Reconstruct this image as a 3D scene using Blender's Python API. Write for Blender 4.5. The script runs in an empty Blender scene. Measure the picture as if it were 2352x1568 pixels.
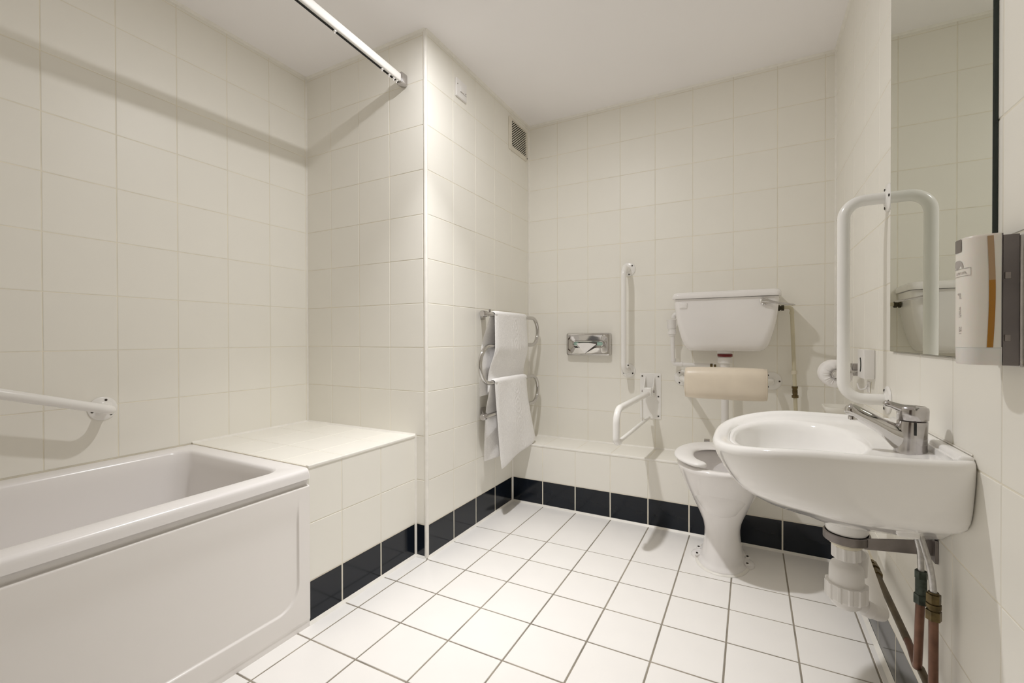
import bpy, bmesh, math, random
from mathutils import Vector, Matrix
random.seed(7)
S = bpy.context.scene
COL = S.collection
PI = math.pi

# ------------------------------------------------------------------ camera
cam_d = bpy.data.cameras.new('camera'); cam = bpy.data.objects.new('camera', cam_d); COL.objects.link(cam)
CF = Vector((-0.47210271, 0.8815185, -0.00664581)); CR = Vector((0.88154258, 0.47209994, -0.00207779)); CU = Vector((-0.00130588, 0.00683949, 0.99997576))
cam.matrix_world = Matrix(((CR.x, CU.x, -CF.x, 0), (CR.y, CU.y, -CF.y, 0), (CR.z, CU.z, -CF.z, 0.9887), (0, 0, 0, 1)))
cam_d.sensor_fit = 'HORIZONTAL'; cam_d.sensor_width = 36; cam_d.lens = 36*1024.454/2352
cam_d.clip_start = 0.02; cam_d.clip_end = 50
S.camera = cam
# ------------------------------------------------------------------ world + lamp + exposure
w = bpy.data.worlds.new('world'); S.world = w; w.use_nodes = True
w.node_tree.nodes['Background'].inputs[0].default_value = (.02, .02, .02, 1)
LX, LY, LZ = -0.83, 1.30, 2.350
la = bpy.data.lights.new('lamp_light', 'AREA'); la.shape = 'DISK'; la.size = 0.065; la.energy = 10.2; la.color = (1, .985, .985)
lo = bpy.data.objects.new('lamp_light', la); COL.objects.link(lo); lo.location = (LX, LY, LZ-.006)
lb_ = bpy.data.lights.new('lamp_down_boost', 'AREA'); lb_.shape = 'DISK'; lb_.size = 0.065; lb_.energy = 6.0; lb_.color = (1, .985, .985); lb_.spread = math.radians(84)
lo2 = bpy.data.objects.new('lamp_down_boost', lb_); COL.objects.link(lo2); lo2.location = (LX, LY, LZ-.007)   # second narrow light at the same lamp, added to brighten the floor
S.view_settings.view_transform = 'Standard'; S.view_settings.look = 'None'
S.cycles.max_bounces = 16; S.cycles.diffuse_bounces = 12; S.cycles.glossy_bounces = 8
S.view_settings.exposure = 0.03; S.view_settings.gamma = 1; S.view_settings.use_curve_mapping = False

# ------------------------------------------------------------------ measures of the room
XL, XC, XR = -2.0817, -1.2827, 0.3612       # left wall, boxed column face, right wall
YA, YF, YB = 1.5812, 2.3975, 2.6324         # alcove end wall, boxed ledge front, back wall
Y0 = -0.72                                  # wall behind the camera
ZC, ZB, T = 2.3714, 0.149, 0.2              # ceiling, top of dark skirting row, tile pitch
XP = -1.347                                 # tiled ledge front beside the bath

# ------------------------------------------------------------------ materials
def mat(name, col, rough=.5, metal=0, var=.03, scale=8, bump=0, bscale=60, spec=.5, coat=0, trans=0, sss=0, rvar=0):
    m = bpy.data.materials.new(name); m.use_nodes = True
    nt = m.node_tree; N = nt.nodes; b = N['Principled BSDF']
    tc = N.new('ShaderNodeTexCoord'); no = N.new('ShaderNodeTexNoise'); no.inputs['Scale'].default_value = scale; no.inputs['Detail'].default_value = 3
    nt.links.new(tc.outputs['Object'], no.inputs['Vector'])
    cr = N.new('ShaderNodeValToRGB')
    cr.color_ramp.elements[0].position = .3; cr.color_ramp.elements[1].position = .7
    cr.color_ramp.elements[0].color = tuple(max(0, c*(1-var)) for c in col)+(1,)
    cr.color_ramp.elements[1].color = tuple(min(1, c*(1+var)) for c in col)+(1,)
    nt.links.new(no.outputs['Fac'], cr.inputs['Fac']); nt.links.new(cr.outputs['Color'], b.inputs['Base Color'])
    b.inputs['Roughness'].default_value = rough; b.inputs['Metallic'].default_value = metal
    b.inputs['Specular IOR Level'].default_value = spec
    if coat: b.inputs['Coat Weight'].default_value = coat; b.inputs['Coat Roughness'].default_value = .05
    if trans: b.inputs['Transmission Weight'].default_value = trans
    if sss: b.inputs['Subsurface Weight'].default_value = sss; b.inputs['Subsurface Scale'].default_value = .01
    if rvar:
        mr = N.new('ShaderNodeMapRange'); mr.inputs['To Min'].default_value = max(0, rough-rvar); mr.inputs['To Max'].default_value = rough+rvar
        nt.links.new(no.outputs['Fac'], mr.inputs['Value']); nt.links.new(mr.outputs['Result'], b.inputs['Roughness'])
    if bump:
        n2 = N.new('ShaderNodeTexNoise'); n2.inputs['Scale'].default_value = bscale; n2.inputs['Detail'].default_value = 2
        nt.links.new(tc.outputs['Object'], n2.inputs['Vector'])
        bp = N.new('ShaderNodeBump'); bp.inputs['Strength'].default_value = bump; bp.inputs['Distance'].default_value = .002
        nt.links.new(n2.outputs['Fac'], bp.inputs['Height']); nt.links.new(bp.outputs['Normal'], b.inputs['Normal'])
    return m
M = {}
M['tile'] = mat('cream_glazed_tile', (.86, .842, .784), .40, var=.012, scale=3, bump=.10, bscale=22, spec=.30)
M['tile_floor'] = mat('white_floor_tile', (.91, .895, .875), .32, var=.015, scale=5, bump=.06, bscale=40, spec=.4, rvar=.06)
M['tile_dark'] = mat('navy_glazed_tile', (.006, .009, .015), .12, var=.15, scale=6, bump=.04, bscale=20, spec=.35)
M['grout'] = mat('cream_grout', (.81, .77, .665), .8, var=.08, scale=9, spec=.2)
M['grout_floor'] = mat('grey_floor_grout', (.30, .27, .225), .85, var=.3, scale=7, spec=.2)
M['bead'] = mat('white_sealant', (.86, .84, .79), .4, var=.04, scale=30)
M['ceiling'] = mat('matt_ceiling_paint', (.93, .915, .925), .85, var=.01, scale=2, bump=.05, bscale=120, spec=.2)
M['acrylic'] = mat('white_bath_acrylic', (.86, .84, .835), .24, var=.008, scale=2, spec=.5)
M['panel'] = mat('bath_panel_plastic', (.85, .825, .805), .22, var=.01, scale=2, spec=.5)
M['china'] = mat('white_vitreous_china', (.89, .88, .865), .09, var=.008, scale=4, spec=.55)
M['china_grey'] = mat('pale_china', (.85, .83, .82), .12, var=.008, scale=4, spec=.5)
M['chrome'] = mat('polished_chrome', (.60, .585, .57), .045, 1, var=.02, scale=20)
M['chrome_soft'] = mat('limescaled_chrome', (.52, .50, .495), .17, 1, var=.10, scale=45, rvar=.08)
M['steel'] = mat('dull_steel', (.27, .245, .235), .42, 1, var=.12, scale=25)
M['steel_dark'] = mat('dark_brushed_steel', (.17, .155, .155), .32, 1, var=.2, scale=10)
M['white_paint'] = mat('white_enamel_tube', (.88, .87, .85), .22, var=.01, scale=6, spec=.5)
M['plastic'] = mat('white_plastic', (.82, .805, .79), .35, var=.02, scale=12)
M['plastic_cream'] = mat('aged_cream_plastic', (.72, .67, .54), .4, var=.06, scale=14)
M['pipe_cream'] = mat('cream_painted_pipe', (.60, .555, .41), .45, var=.08, scale=12)
M['vinyl'] = mat('cream_vinyl', (.76, .675, .555), .36, var=.05, scale=9, bump=.08, bscale=90)
M['red'] = mat('dark_red_plastic', (.16, .006, .008), .4, var=.1)
M['screw'] = mat('dark_screw_metal', (.05, .042, .035), .4, .8, var=.2)
M['black'] = mat('black_void', (.008, .008, .007), .6, var=.1)
M['vent_paint'] = mat('beige_vent_metal', (.74, .70, .61), .4, var=.05)
M['copper'] = mat('tarnished_copper', (.17, .088, .058), .42, .65, var=.3, scale=30, rvar=.1)
M['copper_paint'] = mat('dark_tarnished_pipe', (.115, .09, .055), .5, .3, var=.25, scale=25)
M['brass'] = mat('tarnished_brass', (.13, .095, .04), .4, .7, var=.4, scale=60)
M['brass_green'] = mat('verdigris_brass', (.06, .075, .06), .5, .5, var=.5, scale=70)
M['brass_dark'] = mat('blackened_brass', (.05, .042, .02), .45, .5, var=.3, scale=60)
M['hose'] = mat('silver_hose', (.55, .54, .53), .28, 1, var=.12, scale=150, bump=.3, bscale=700)
M['mirror_face'] = mat('mirror_silver', (.74, .76, .69), .0, 1, var=0)
M['mirror_edge'] = mat('dark_green_glass_edge', (.006, .016, .012), .08, var=.1)
M['terry'] = mat('white_terry_cotton', (.92, .91, .905), .95, var=.04, scale=160, bump=1.0, bscale=420, spec=.1)
M['tissue'] = mat('white_tissue_paper', (.86, .84, .83), .9, var=.03, spec=.1)
M['cardboard_green'] = mat('pale_green_card', (.36, .52, .45), .6, var=.05)
M['cartridge'] = mat('translucent_white_plastic', (.80, .765, .71), .32, var=.02, scale=12, sss=.15)
M['cartridge_clear'] = mat('milky_plastic_base', (.74, .725, .70), .25, var=.02, scale=12, sss=.2)
M['amber'] = mat('amber_liquid_soap', (.37, .16, .005), .18, var=.04)
M['amber_pale'] = mat('empty_amber_window', (.42, .28, .16), .2, var=.04)
M['grey_print'] = mat('pale_grey_print', (.42, .39, .37), .6, var=.05)
M['door_wood'] = mat('dark_stained_door', (.10, .065, .045), .35, var=.3, scale=3)
M['chalk'] = mat('limescale_streak', (.90, .89, .87), .25, var=.04)
em = bpy.data.materials.new('lamp_diffuser'); em.use_nodes = True
em.node_tree.nodes['Principled BSDF'].inputs['Base Color'].default_value = (.9, .9, .88, 1)
em.node_tree.nodes['Principled BSDF'].inputs['Emission Color'].default_value = (1, .93, .82, 1)
em.node_tree.nodes['Principled BSDF'].inputs['Emission Strength'].default_value = 2
M['lamp'] = em

# ------------------------------------------------------------------ helpers
ORG = {}
def root(name, label=None, cat=None, loc=(0, 0, 0), group=None, kind=None):
    o = bpy.data.objects.new(name, None); COL.objects.link(o); o.location = loc; ORG[o.name] = Vector(loc)
    o.empty_display_size = .05
    if label: o['label'] = label
    if cat: o['category'] = cat
    if group: o['group'] = group
    if kind: o['kind'] = kind
    return o
class MB:
    def __init__(s): s.v = []; s.f = []
    def add(s, vs, fs):
        n = len(s.v); s.v += [Vector(v) for v in vs]; s.f += [tuple(i+n for i in f) for f in fs]; return s
    def box(s, a, b, bev=0):
        if bev <= 0:
            x0, y0, z0 = a; x1, y1, z1 = b
            return s.add([(x0,y0,z0),(x1,y0,z0),(x1,y1,z0),(x0,y1,z0),(x0,y0,z1),(x1,y0,z1),(x1,y1,z1),(x0,y1,z1)],
                         [(0,3,2,1),(4,5,6,7),(0,1,5,4),(1,2,6,5),(2,3,7,6),(3,0,4,7)])
        bm = bmesh.new(); bmesh.ops.create_cube(bm, size=1)
        for v in bm.verts:
            v.co = Vector((a[i]+(v.co[i]+.5)*(b[i]-a[i]) for i in range(3)))
        bmesh.ops.bevel(bm, geom=bm.edges[:], offset=bev, segments=3, affect='EDGES', profile=.5)
        return s.bm(bm)
    def bm(s, bm):
        bm.verts.index_update()
        vs = [v.co.copy() for v in bm.verts]; fs = [tuple(v.index for v in f.verts) for f in bm.faces]; bm.free(); return s.add(vs, fs)
    def loft(s, rings, closed=True, cap0=True, cap1=True, loop=False):
        n = len(rings[0]); vs = [p for r in rings for p in r]; fs = []
        R = len(rings)
        for k in range(R if loop else R-1):
            k2 = (k+1) % R
            for i in range(n if closed else n-1):
                j = (i+1) % n; fs.append((k*n+i, k*n+j, k2*n+j, k2*n+i))
        if cap0 and not loop: fs.append(tuple(reversed(range(n))))
        if cap1 and not loop: fs.append(tuple((R-1)*n+i for i in range(n)))
        return s.add(vs, fs)
    def tube(s, pts, r, seg=16, cap=True):
        """pts: points, r: radius or list (may be (ra, rb) pairs)"""
        P = [Vector(p) for p in pts]; n = len(P)
        rr = r if isinstance(r, (list, tuple)) else [r]*n
        t = [(P[min(i+1, n-1)]-P[max(i-1, 0)]).normalized() for i in range(n)]
        up = Vector((0, 0, 1)) if abs(t[0].z) < .9 else Vector((1, 0, 0))
        a = (up-t[0]*up.dot(t[0])).normalized(); rings = []
        for i in range(n):
            a = (a-t[i]*a.dot(t[i])).normalized(); b = t[i].cross(a)
            ra, rb = rr[i] if isinstance(rr[i], (list, tuple)) else (rr[i], rr[i])
            rings.append([P[i]+a*ra*math.cos(2*PI*k/seg)+b*rb*math.sin(2*PI*k/seg) for k in range(seg)])
        return s.loft(rings, cap0=cap, cap1=cap)
    def lathe(s, prof, c=(0, 0, 0), axis='z', seg=32, cap=True):
        """prof: list of (r, h) along the axis"""
        rings = []
        for r, h in prof:
            ring = []
            for k in range(seg):
                ca, sa = math.cos(2*PI*k/seg)*r, math.sin(2*PI*k/seg)*r
                d = {'z': (ca, sa, h), 'x': (h, ca, sa), 'y': (sa, h, ca)}[axis]
                ring.append(Vector(c)+Vector(d))
            rings.append(ring)
        return s.loft(rings, cap0=cap, cap1=cap)
    def build(s, name, m, parent=None, smooth=40, kind=None, label=None, sub=0):
        org = ORG.get(parent.name, Vector()) if parent else Vector()
        me = bpy.data.meshes.new(name); me.from_pydata([v-org for v in s.v], [], s.f)
        bm = bmesh.new(); bm.from_mesh(me); bmesh.ops.recalc_face_normals(bm, faces=bm.faces); bm.to_mesh(me); bm.free()
        me.materials.append(m if not isinstance(m, str) else M[m])
        if smooth:
            me.shade_smooth(); me.set_sharp_from_angle(angle=math.radians(smooth))
        o = bpy.data.objects.new(name, me); COL.objects.link(o)
        if parent: o.parent = parent; ORG[o.name] = org
        else: ORG[o.name] = Vector()
        if kind: o['kind'] = kind
        if label: o['label'] = label
        if sub:
            sm = o.modifiers.new('subsurf', 'SUBSURF'); sm.levels = sub; sm.render_levels = sub
        return o
def bend(pts, rad, n=8):
    """polyline with its corners rounded"""
    P = [Vector(p) for p in pts]; out = [P[0]]
    rads = rad if isinstance(rad, (list, tuple)) else [rad]*(len(P)-2)
    for i in range(1, len(P)-1):
        a = (P[i-1]-P[i]).normalized(); b = (P[i+1]-P[i]).normalized()
        ang = math.acos(max(-1, min(1, a.dot(b)))); r = rads[i-1]
        d = min(r/math.tan(ang/2), (P[i-1]-P[i]).length*.499, (P[i+1]-P[i]).length*.499)
        r = d*math.tan(ang/2); c = P[i]+(a+b).normalized()*(r/math.sin(ang/2))
        p0, p1 = P[i]+a*d, P[i]+b*d; v0, v1 = p0-c, p1-c; th = PI-ang
        for k in range(n+1):
            t = k/n
            out.append(c+(v0*math.sin((1-t)*th)+v1*math.sin(t*th))/math.sin(th))
    out.append(P[-1]); return out
def dense(a, b, n): return [a+(b-a)*i/n for i in range(n+1)]
def sm(a, b, x):
    t = max(0, min(1, (x-a)/(b-a))) if b != a else float(x > a)
    return t*t*(3-2*t)
def structure(name, mb, m, **k):
    return mb.build(name, m, None, kind='structure', **k)

# ------------------------------------------------------------------ tiles
CACHE = {}
def tile_mesh(cs, m, joint, tag):
    """cs: four corners (u, v) counter-clockwise around the tile's middle, in local axes; z is outwards"""
    key = (tag, joint, tuple((round(a, 4), round(b, 4)) for a, b in cs))
    if key in CACHE: return CACHE[key]
    def inset(cs, d):
        out = []; n = 4
        for i in range(n):
            p = Vector(cs[i]); a = (Vector(cs[i-1])-p).normalized(); b = (Vector(cs[(i+1) % n])-p).normalized()
            s = abs(a.x*b.y-a.y*b.x); out.append(p+(a+b)*(d/s))
        return out
    j, bv = joint/2, .0011
    lo_, mid, top = inset(cs, j), inset(cs, j), inset(cs, j+bv)
    vs = [(p.x, p.y, -.006) for p in lo_]+[(p.x, p.y, -bv) for p in mid]+[(p.x, p.y, 0) for p in top]
    fs = [(8, 9, 10, 11)]+[(4+i, 4+(i+1) % 4, 8+(i+1) % 4, 8+i) for i in range(4)]+[(i, (i+1) % 4, 4+(i+1) % 4, 4+i) for i in range(4)]
    me = bpy.data.meshes.new('tile'); me.from_pydata(vs, [], fs); me.materials.append(M[m]); CACHE[key] = me
    return me
def put_tile(parent, O, U, V, cs, m='tile', joint=.0028, tag='w', jit=.0008):
    U, V = Vector(U), Vector(V); Nn = U.cross(V)
    cu = sum(c[0] for c in cs)/4; cv = sum(c[1] for c in cs)/4
    w_ = max(c[0] for c in cs)-min(c[0] for c in cs); h_ = max(c[1] for c in cs)-min(c[1] for c in cs)
    if w_ < joint*2.5 or h_ < joint*2.5: return
    me = tile_mesh([(a-cu, b-cv) for a, b in cs], m, joint, tag+m)
    o = bpy.data.objects.new('tile', me); COL.objects.link(o); o.parent = parent
    R = Matrix((U, V, Nn)).transposed()
    R = R @ Matrix.Rotation(random.gauss(0, jit), 3, 'X') @ Matrix.Rotation(random.gauss(0, jit), 3, 'Y')
    o.matrix_local = Matrix.Translation(Vector(O)+U*cu+V*cv+Nn*(random.uniform(-.0002, .0002)-(.0007 if m == 'tile_dark' else 0))-ORG.get(parent.name, Vector())) @ R.to_4x4()
    return o
def grid(parent, O, U, V, us, vs, skip=None, dark=True, joint=.0028, cut=None):
    for i in range(len(us)-1):
        for j in range(len(vs)-1):
            u0, u1, v0, v1 = us[i], us[i+1], vs[j], vs[j+1]
            if skip and skip((u0+u1)/2, (v0+v1)/2): continue
            dk = dark and v1 <= ZB+.002
            put_tile(parent, O, U, V, [(u0, v0), (u1, v0), (u1, v1), (u0, v1)], 'tile_dark' if dk else 'tile', .0045 if dk else joint)
def steps(a, b, first, pitch=T):
    """joint positions from a to b on the lattice that holds 'first'"""
    k = math.ceil((a-first)/pitch+1e-6); out = [a]
    while first+k*pitch < b-1e-6:
        p = first+k*pitch
        if p > a+.004: out.append(p)
        k += 1
    out.append(b); return out
ZS = [0.004]+[ZB+T*k for k in range(12)]+[ZC]
G = .0010

wl = structure('wall_left', MB().box((XL-.1, Y0-.1, 0), (XL-G, YA+.1, ZC)), 'grout', smooth=0)
grid(wl, (XL, 0, 0), (0, 1, 0), (0, 0, 1), steps(Y0, YA, 1.3722), ZS, skip=lambda u, v: v < .45)
wa = structure('wall_alcove', MB().box((XL, YA+G, 0), (XC-.002, YA+.1, ZC)), 'grout', smooth=0)
grid(wa, (0, YA, 0), (1, 0, 0), (0, 0, 1), steps(XL, XC-.009, -1.4978), ZS, skip=lambda u, v: v < .549 and u < XP+.5)
for z0_, z1_ in zip(ZS[:3], ZS[1:4]):
    put_tile(wa, (0, YA, 0), (1, 0, 0), (0, 0, 1), [(XP+.004, z0_), (XC-.010, z0_), (XC-.010, z1_), (XP+.004, z1_)], 'tile_dark' if z1_ <= ZB+.002 else 'tile', .0035)
wc = structure('wall_column', MB().box((XC-.1, YA+.002, 0), (XC-G, YB+.1, ZC)), 'grout', smooth=0)
grid(wc, (XC, 0, 0), (0, 1, 0), (0, 0, 1), steps(YA+.009, YB, 1.7893), ZS)
wb = structure('wall_back', MB().box((XC-.1, YB+G, 0), (XR+.1, YB+.1, ZC)), 'grout', smooth=0)
grid(wb, (0, YB, 0), (1, 0, 0), (0, 0, 1), steps(XC, XR, -1.0819), ZS, skip=lambda u, v: v < .3)
wr = structure('wall_right', MB().box((XR+G, Y0-.1, 0), (XR+.1, YB+.1, ZC)), 'grout', smooth=0)
ys = steps(Y0, YB, 1.0185)
grid(wr, (XR, 0, 0), (0, -1, 0), (0, 0, 1), [-y for y in reversed(ys)], ZS)
wf = structure('wall_front', MB().box((XL-.1, Y0-.1, 0), (XR+.1, Y0-G, ZC)), 'grout', smooth=0)
mb = MB()
for u0, u1 in zip(*(lambda a: (a, a[1:]))(steps(XL, XR, -1.08))):
    for v0, v1 in zip(ZS, ZS[1:]):
        if -1.15 < (u0+u1)/2 < -.35 and v1 < 2.1: continue
        if u1-u0 > .01 and v1-v0 > .01: mb.box((u0+.0015, Y0-.006, v0+.0015), (u1-.0015, Y0, v1-.0015))
tf = mb.build('tile', 'tile', wf, smooth=0, kind='stuff')
# unseen door behind the camera, added to give the chrome dark reflections
d = root('door_1', kind='structure', loc=(-.75, Y0, 0))
MB().box((-1.14, Y0+.001, .004), (-.36, Y0+.045, 2.04), .003).build('door_leaf', 'door_wood', d)
MB().box((-1.20, Y0+.001, 0), (-1.142, Y0+.06, 2.10), .004).box((-.358, Y0+.001, 0), (-.30, Y0+.06, 2.10), .004).box((-1.142, Y0+.001, 2.042), (-.358, Y0+.06, 2.10), .004).build('door_frame', 'plastic', d)
MB().tube(bend([(-.43, Y0+.045, 1.02), (-.43, Y0+.10, 1.02), (-.55, Y0+.10, 1.02)], .015), .009).build('door_handle', 'chrome', d)

ce = structure('ceiling', MB().box((XL-.1, Y0-.1, ZC), (XR+.1, YB+.1, ZC+.1)), 'ceiling', smooth=0)
fl = structure('floor', MB().box((XL-.1, Y0-.1, -.1), (XR+.1, YB+.1, -G)), 'grout_floor', smooth=0)
FX = [-1.276+.2011*k for k in range(9)]+[XR]
FX = [XP]+FX
for i in range(len(FX)-1):
    x0, x1 = FX[i], FX[i+1]
    if x1 <= x0+.01: continue
    for k in range(-1, 16):
        yy = lambda x, kk: 1.994-.2006*kk+.020*(x+.476)
        a0, a1 = yy(x0, k+1), yy(x1, k+1); b0, b1 = yy(x0, k), yy(x1, k)
        top = YA if i == 0 else YF
        if k == -1: b0 = b1 = top
        if a0 > top-.01: continue
        b0, b1 = min(b0, top), min(b1, top)
        if a0 < Y0: a0 = a1 = Y0
        if b0 < Y0+.01: continue
        xa = x0 if i else XP
        if i == 1: xa = XC-.0 if a0 > YA-.1 else x0
        put_tile(fl, (0, 0, 0), (1, 0, 0), (0, 1, 0), [(xa, a0), (x1, a1), (x1, b1), (xa, b0)], 'tile_floor', .0052, 'f', .0006)

# boxed tiled ledge at the foot of the bath
lb = structure('wall_bath_ledge', MB().box((XL+.001, 1.0215, 0), (XP-G, YA, .549-G)), 'grout', smooth=0)
zf = [.004, ZB, ZB+.2, .545]
for y0, y1 in ((1.0215, 1.1664), (1.1664, 1.3653), (1.3653, YA-.004)):
    for z0, z1 in zip(zf, zf[1:]):
        dk = z1 <= ZB+.001
        put_tile(lb, (XP, 0, 0), (0, 1, 0), (0, 0, 1), [(y0, z0), (y1, z0), (y1, z1), (y0, z1)], 'tile_dark' if dk else 'tile', .0045 if dk else .0028)
xs = [XL+.003, -1.885, -1.69, -1.4985, XP-.014]; ysx = [1.024, 1.185, 1.403, YA-.003]
for a, b in zip(xs, xs[1:]):
    for c, e in zip(ysx, ysx[1:]):
        put_tile(lb, (0, 0, .549), (1, 0, 0), (0, 1, 0), [(a, c), (b, c), (b, e), (a, e)], 'tile', .003)
MB().box((XP-.013, 1.022, .541), (XP+.0025, YA-.001, .5515), .002).build('edge_trim', 'bead', lb)
# boxed ledge along the back wall
lk = structure('wall_back_ledge', MB().box((XC+.001, YF+G, 0), (XR-.001, YB, .357-G)), 'grout', smooth=0)
bx = steps(XC+.004, XR-.003, -1.0815, .2019)
for u0, u1 in zip(bx, bx[1:]):
    for z0, z1 in ((.004, ZB), (ZB, .347)):
        dk = z1 <= ZB
        put_tile(lk, (0, YF, 0), (1, 0, 0), (0, 0, 1), [(u0, z0), (u1, z0), (u1, z1), (u0, z1)], 'tile_dark' if dk else 'tile', .0045 if dk else .0028)
    put_tile(lk, (0, 0, .357), (1, 0, 0), (0, 1, 0), [(u0, YF+.012), (u1, YF+.012), (u1, YB-.003), (u0, YB-.003)], 'tile', .003)
MB().box((XC+.002, YF-.002, .346), (XR-.002, YF+.0125, .3595), .004).build('edge_trim', 'bead', lk)

# beads, corner trims
n = 0
def trim(mb, m='bead'):
    global n
    n += 1; return structure('trim_%d' % n, mb, m)
def qbead(a, b, r, s1, s2):
    """small fillet between two planes; s1, s2: directions off the edge"""
    a, b, s1, s2 = Vector(a), Vector(b), Vector(s1), Vector(s2)
    rings = []
    for p in (a, b):
        rings.append([p, p+s1*r, p+s1*r*.45+s2*r*.45, p+s2*r])
    return MB().loft(rings)
X_, Y_, Z_ = Vector((1, 0, 0)), Vector((0, 1, 0)), Vector((0, 0, 1))
trim(MB().tube([(XC-.006, YA+.006, 0.003), (XC-.006, YA+.006, ZC-.001)], .0098, 20))
trim(qbead((XL, YA, .55), (XL, YA, ZC), .006, X_, -Y_))
trim(qbead((XC, YB, .358), (XC, YB, ZC), .007, X_, -Y_))
trim(qbead((XR, YB, .358), (XR, YB, ZC), .007, -X_, -Y_))
trim(qbead((XC, YF, 0), (XC, YF, .347), .007, X_, -Y_))
trim(qbead((XP, YA, 0), (XP, YA, .55), .007, X_, -Y_))
trim(qbead((XR, YF, 0), (XR, YF, .347), .007, -X_, -Y_))
for a, b, s1 in (((XL, Y0, ZC), (XL, YA, ZC), X_), ((XL, YA, ZC), (XC, YA, ZC), -Y_), ((XC, YA, ZC), (XC, YB, ZC), X_),
                 ((XC, YB, ZC), (XR, YB, ZC), -Y_), ((XR, YB, ZC), (XR, Y0, ZC), -X_)):
    trim(qbead(a, b, .009, s1, -Z_))
for a, b, s1, r in (((XP, 1.02, 0), (XP, YA, 0), X_, .010), ((XP, YA, 0), (XC, YA, 0), -Y_, .008), ((XC, YA, 0), (XC, YF, 0), X_, .009),
                 ((XC, YF, 0), (XR, YF, 0), -Y_, .010), ((XR, YF, 0), (XR, Y0, 0), -X_, .012), ((XL, YA, .549), (XP, YA, .549), -Y_, .008),
                 ((XL, 1.02, .549), (XL, YA, .549), X_, .008), ((XC, YB, .357), (XR, YB, .357), -Y_, .008), ((XC, YF, .357), (XC, YB, .357), X_, .006)):
    trim(qbead(a, b, r, s1, Z_))

# ------------------------------------------------------------------ ceiling lamp (above the frame)
cl = root('ceiling_light', 'round white ceiling lamp above the middle of the room', 'ceiling light', (LX, LY, ZC))
MB().lathe([(.02, ZC-.001), (.085, ZC-.001), (.085, LZ+.002), (.078, LZ-.003), (.062, LZ-.003), (.060, LZ)], (LX, LY, 0), 'z', 40).build('housing', 'plastic', cl)
MB().lathe([(.001, LZ-.002), (.059, LZ-.002), (.059, LZ-.0005), (.001, LZ-.0005)], (LX, LY, 0), 'z', 40).build('diffuser', 'lamp', cl)

# ------------------------------------------------------------------ bath
B0, B1 = -.66, 1.0205
bt = root('bathtub', 'white acrylic bathtub along the left wall with moulded front panel', 'bathtub', (-1.7, .18, 0))
def rrect(x0, x1, y0, y1, r, z, n=8):
    out = []
    rs = r if isinstance(r, (list, tuple)) else [r]*4
    for (cx, cy, a0, rr) in ((x1-rs[0], y1-rs[0], 0, rs[0]), (x0+rs[1], y1-rs[1], 90, rs[1]), (x0+rs[2], y0+rs[2], 180, rs[2]), (x1-rs[3], y0+rs[3], 270, rs[3])):
        for k in range(n+1):
            a = math.radians(a0+90*k/n); out.append(Vector((cx+rr*math.cos(a), cy+rr*math.sin(a), z)))
    return out
xo, xi = -1.333, -2.080
def outr(dx, z, r): return rrect(xi+.002, xo-dx, B0, B1, [r, .004, .004, r], z)
ox0, ox1, oy0, oy1 = -2.006, -1.405, -.58, .958
rings = [outr(.006, .5095, .006), outr(.000, .5105, .006), outr(.000, .528, .008)]
for a in (15, 30, 45, 60, 75, 90):
    rings.append(outr(.013*(1-math.cos(math.radians(a))), .5315+.013*math.sin(math.radians(a)), .012))
rings.append(outr(.026, .5455, .014))
def opn(d, z, r=.055): return rrect(ox0-d, ox1+d, oy0-d, oy1+d, r, z)
rings += [opn(.012, .5455, .07), opn(.006, .5445), opn(.001, .541), opn(-.003, .533)]
for z, d in ((.50, -.006), (.45, -.010), (.38, -.018), (.30, -.028), (.22, -.04), (.17, -.06), (.145, -.09), (.135, -.14)):
    rings.append(rrect(ox0-d, ox1+d, oy0-d*2.6, oy1+d*1.5, .075, z))
MB().loft(rings, cap0=False).build('tub', 'acrylic', bt, 50)
# moulded front panel with a shallow recessed field
XPN = -1.3375
yv = dense(B0, -.64, 2)[:-1]+dense(-.64, -.56, 12)[:-1]+dense(-.56, .88, 24)[:-1]+dense(.88, .968, 34)[:-1]+dense(.968, .986, 16)[:-1]+dense(.986, 1.0, 3)[:-1]+dense(1.0, B1, 2)
zv = dense(.0, .02, 3)[:-1]+dense(.02, .03, 3)[:-1]+dense(.03, .07, 3)[:-1]+dense(.07, .082, 3)[:-1]+dense(.082, .102, 18)[:-1]+dense(.102, .21, 40)[:-1]+dense(.21, .478, 12)[:-1]+dense(.478, .4870, 4)
def pan(y, z):
    r = .075; cx, cy = (-.60+.977)/2, .40; hx, hy = (.977+.60)/2, .40-.092
    qx, qy = abs(y-cx)-hx+r, abs(z-cy)-hy+r
    if z > cy: qy = -1
    sd = math.hypot(max(qx, 0), max(qy, 0))+min(max(qx, qy), 0)-r
    fade = 1-sm(.36, .45, z)
    return -.0065*sm(.0035, -.0035, sd)*fade-.0025*sm(.026, .022, z)-.004*sm(.483, .4870, z)
vs = [(XPN+pan(y, z), y, z) for z in zv for y in yv]; m_ = len(yv)
fs = [(j*m_+i, j*m_+i+1, (j+1)*m_+i+1, (j+1)*m_+i) for j in range(len(zv)-1) for i in range(m_-1)]
MB().add(vs, fs).add([(XPN-.0045, B0, .4870), (XPN-.0045, B1, .4870), (XPN-.0110, B1, .4870), (XPN-.0110, B0, .4870)], [(0, 1, 2, 3)]).add([(XPN-.0145, B1, 0), (XPN-.0045, B1, 0), (XPN-.0045, B1, .4870), (XPN-.0145, B1, .4870)], [(0, 1, 2, 3)]).build('front_panel', 'panel', bt, 60)
MB().box((XPN-.03, B0, .35), (XPN-.0105, B1, .511)).build('support_batten', 'acrylic', bt, 0)
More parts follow.
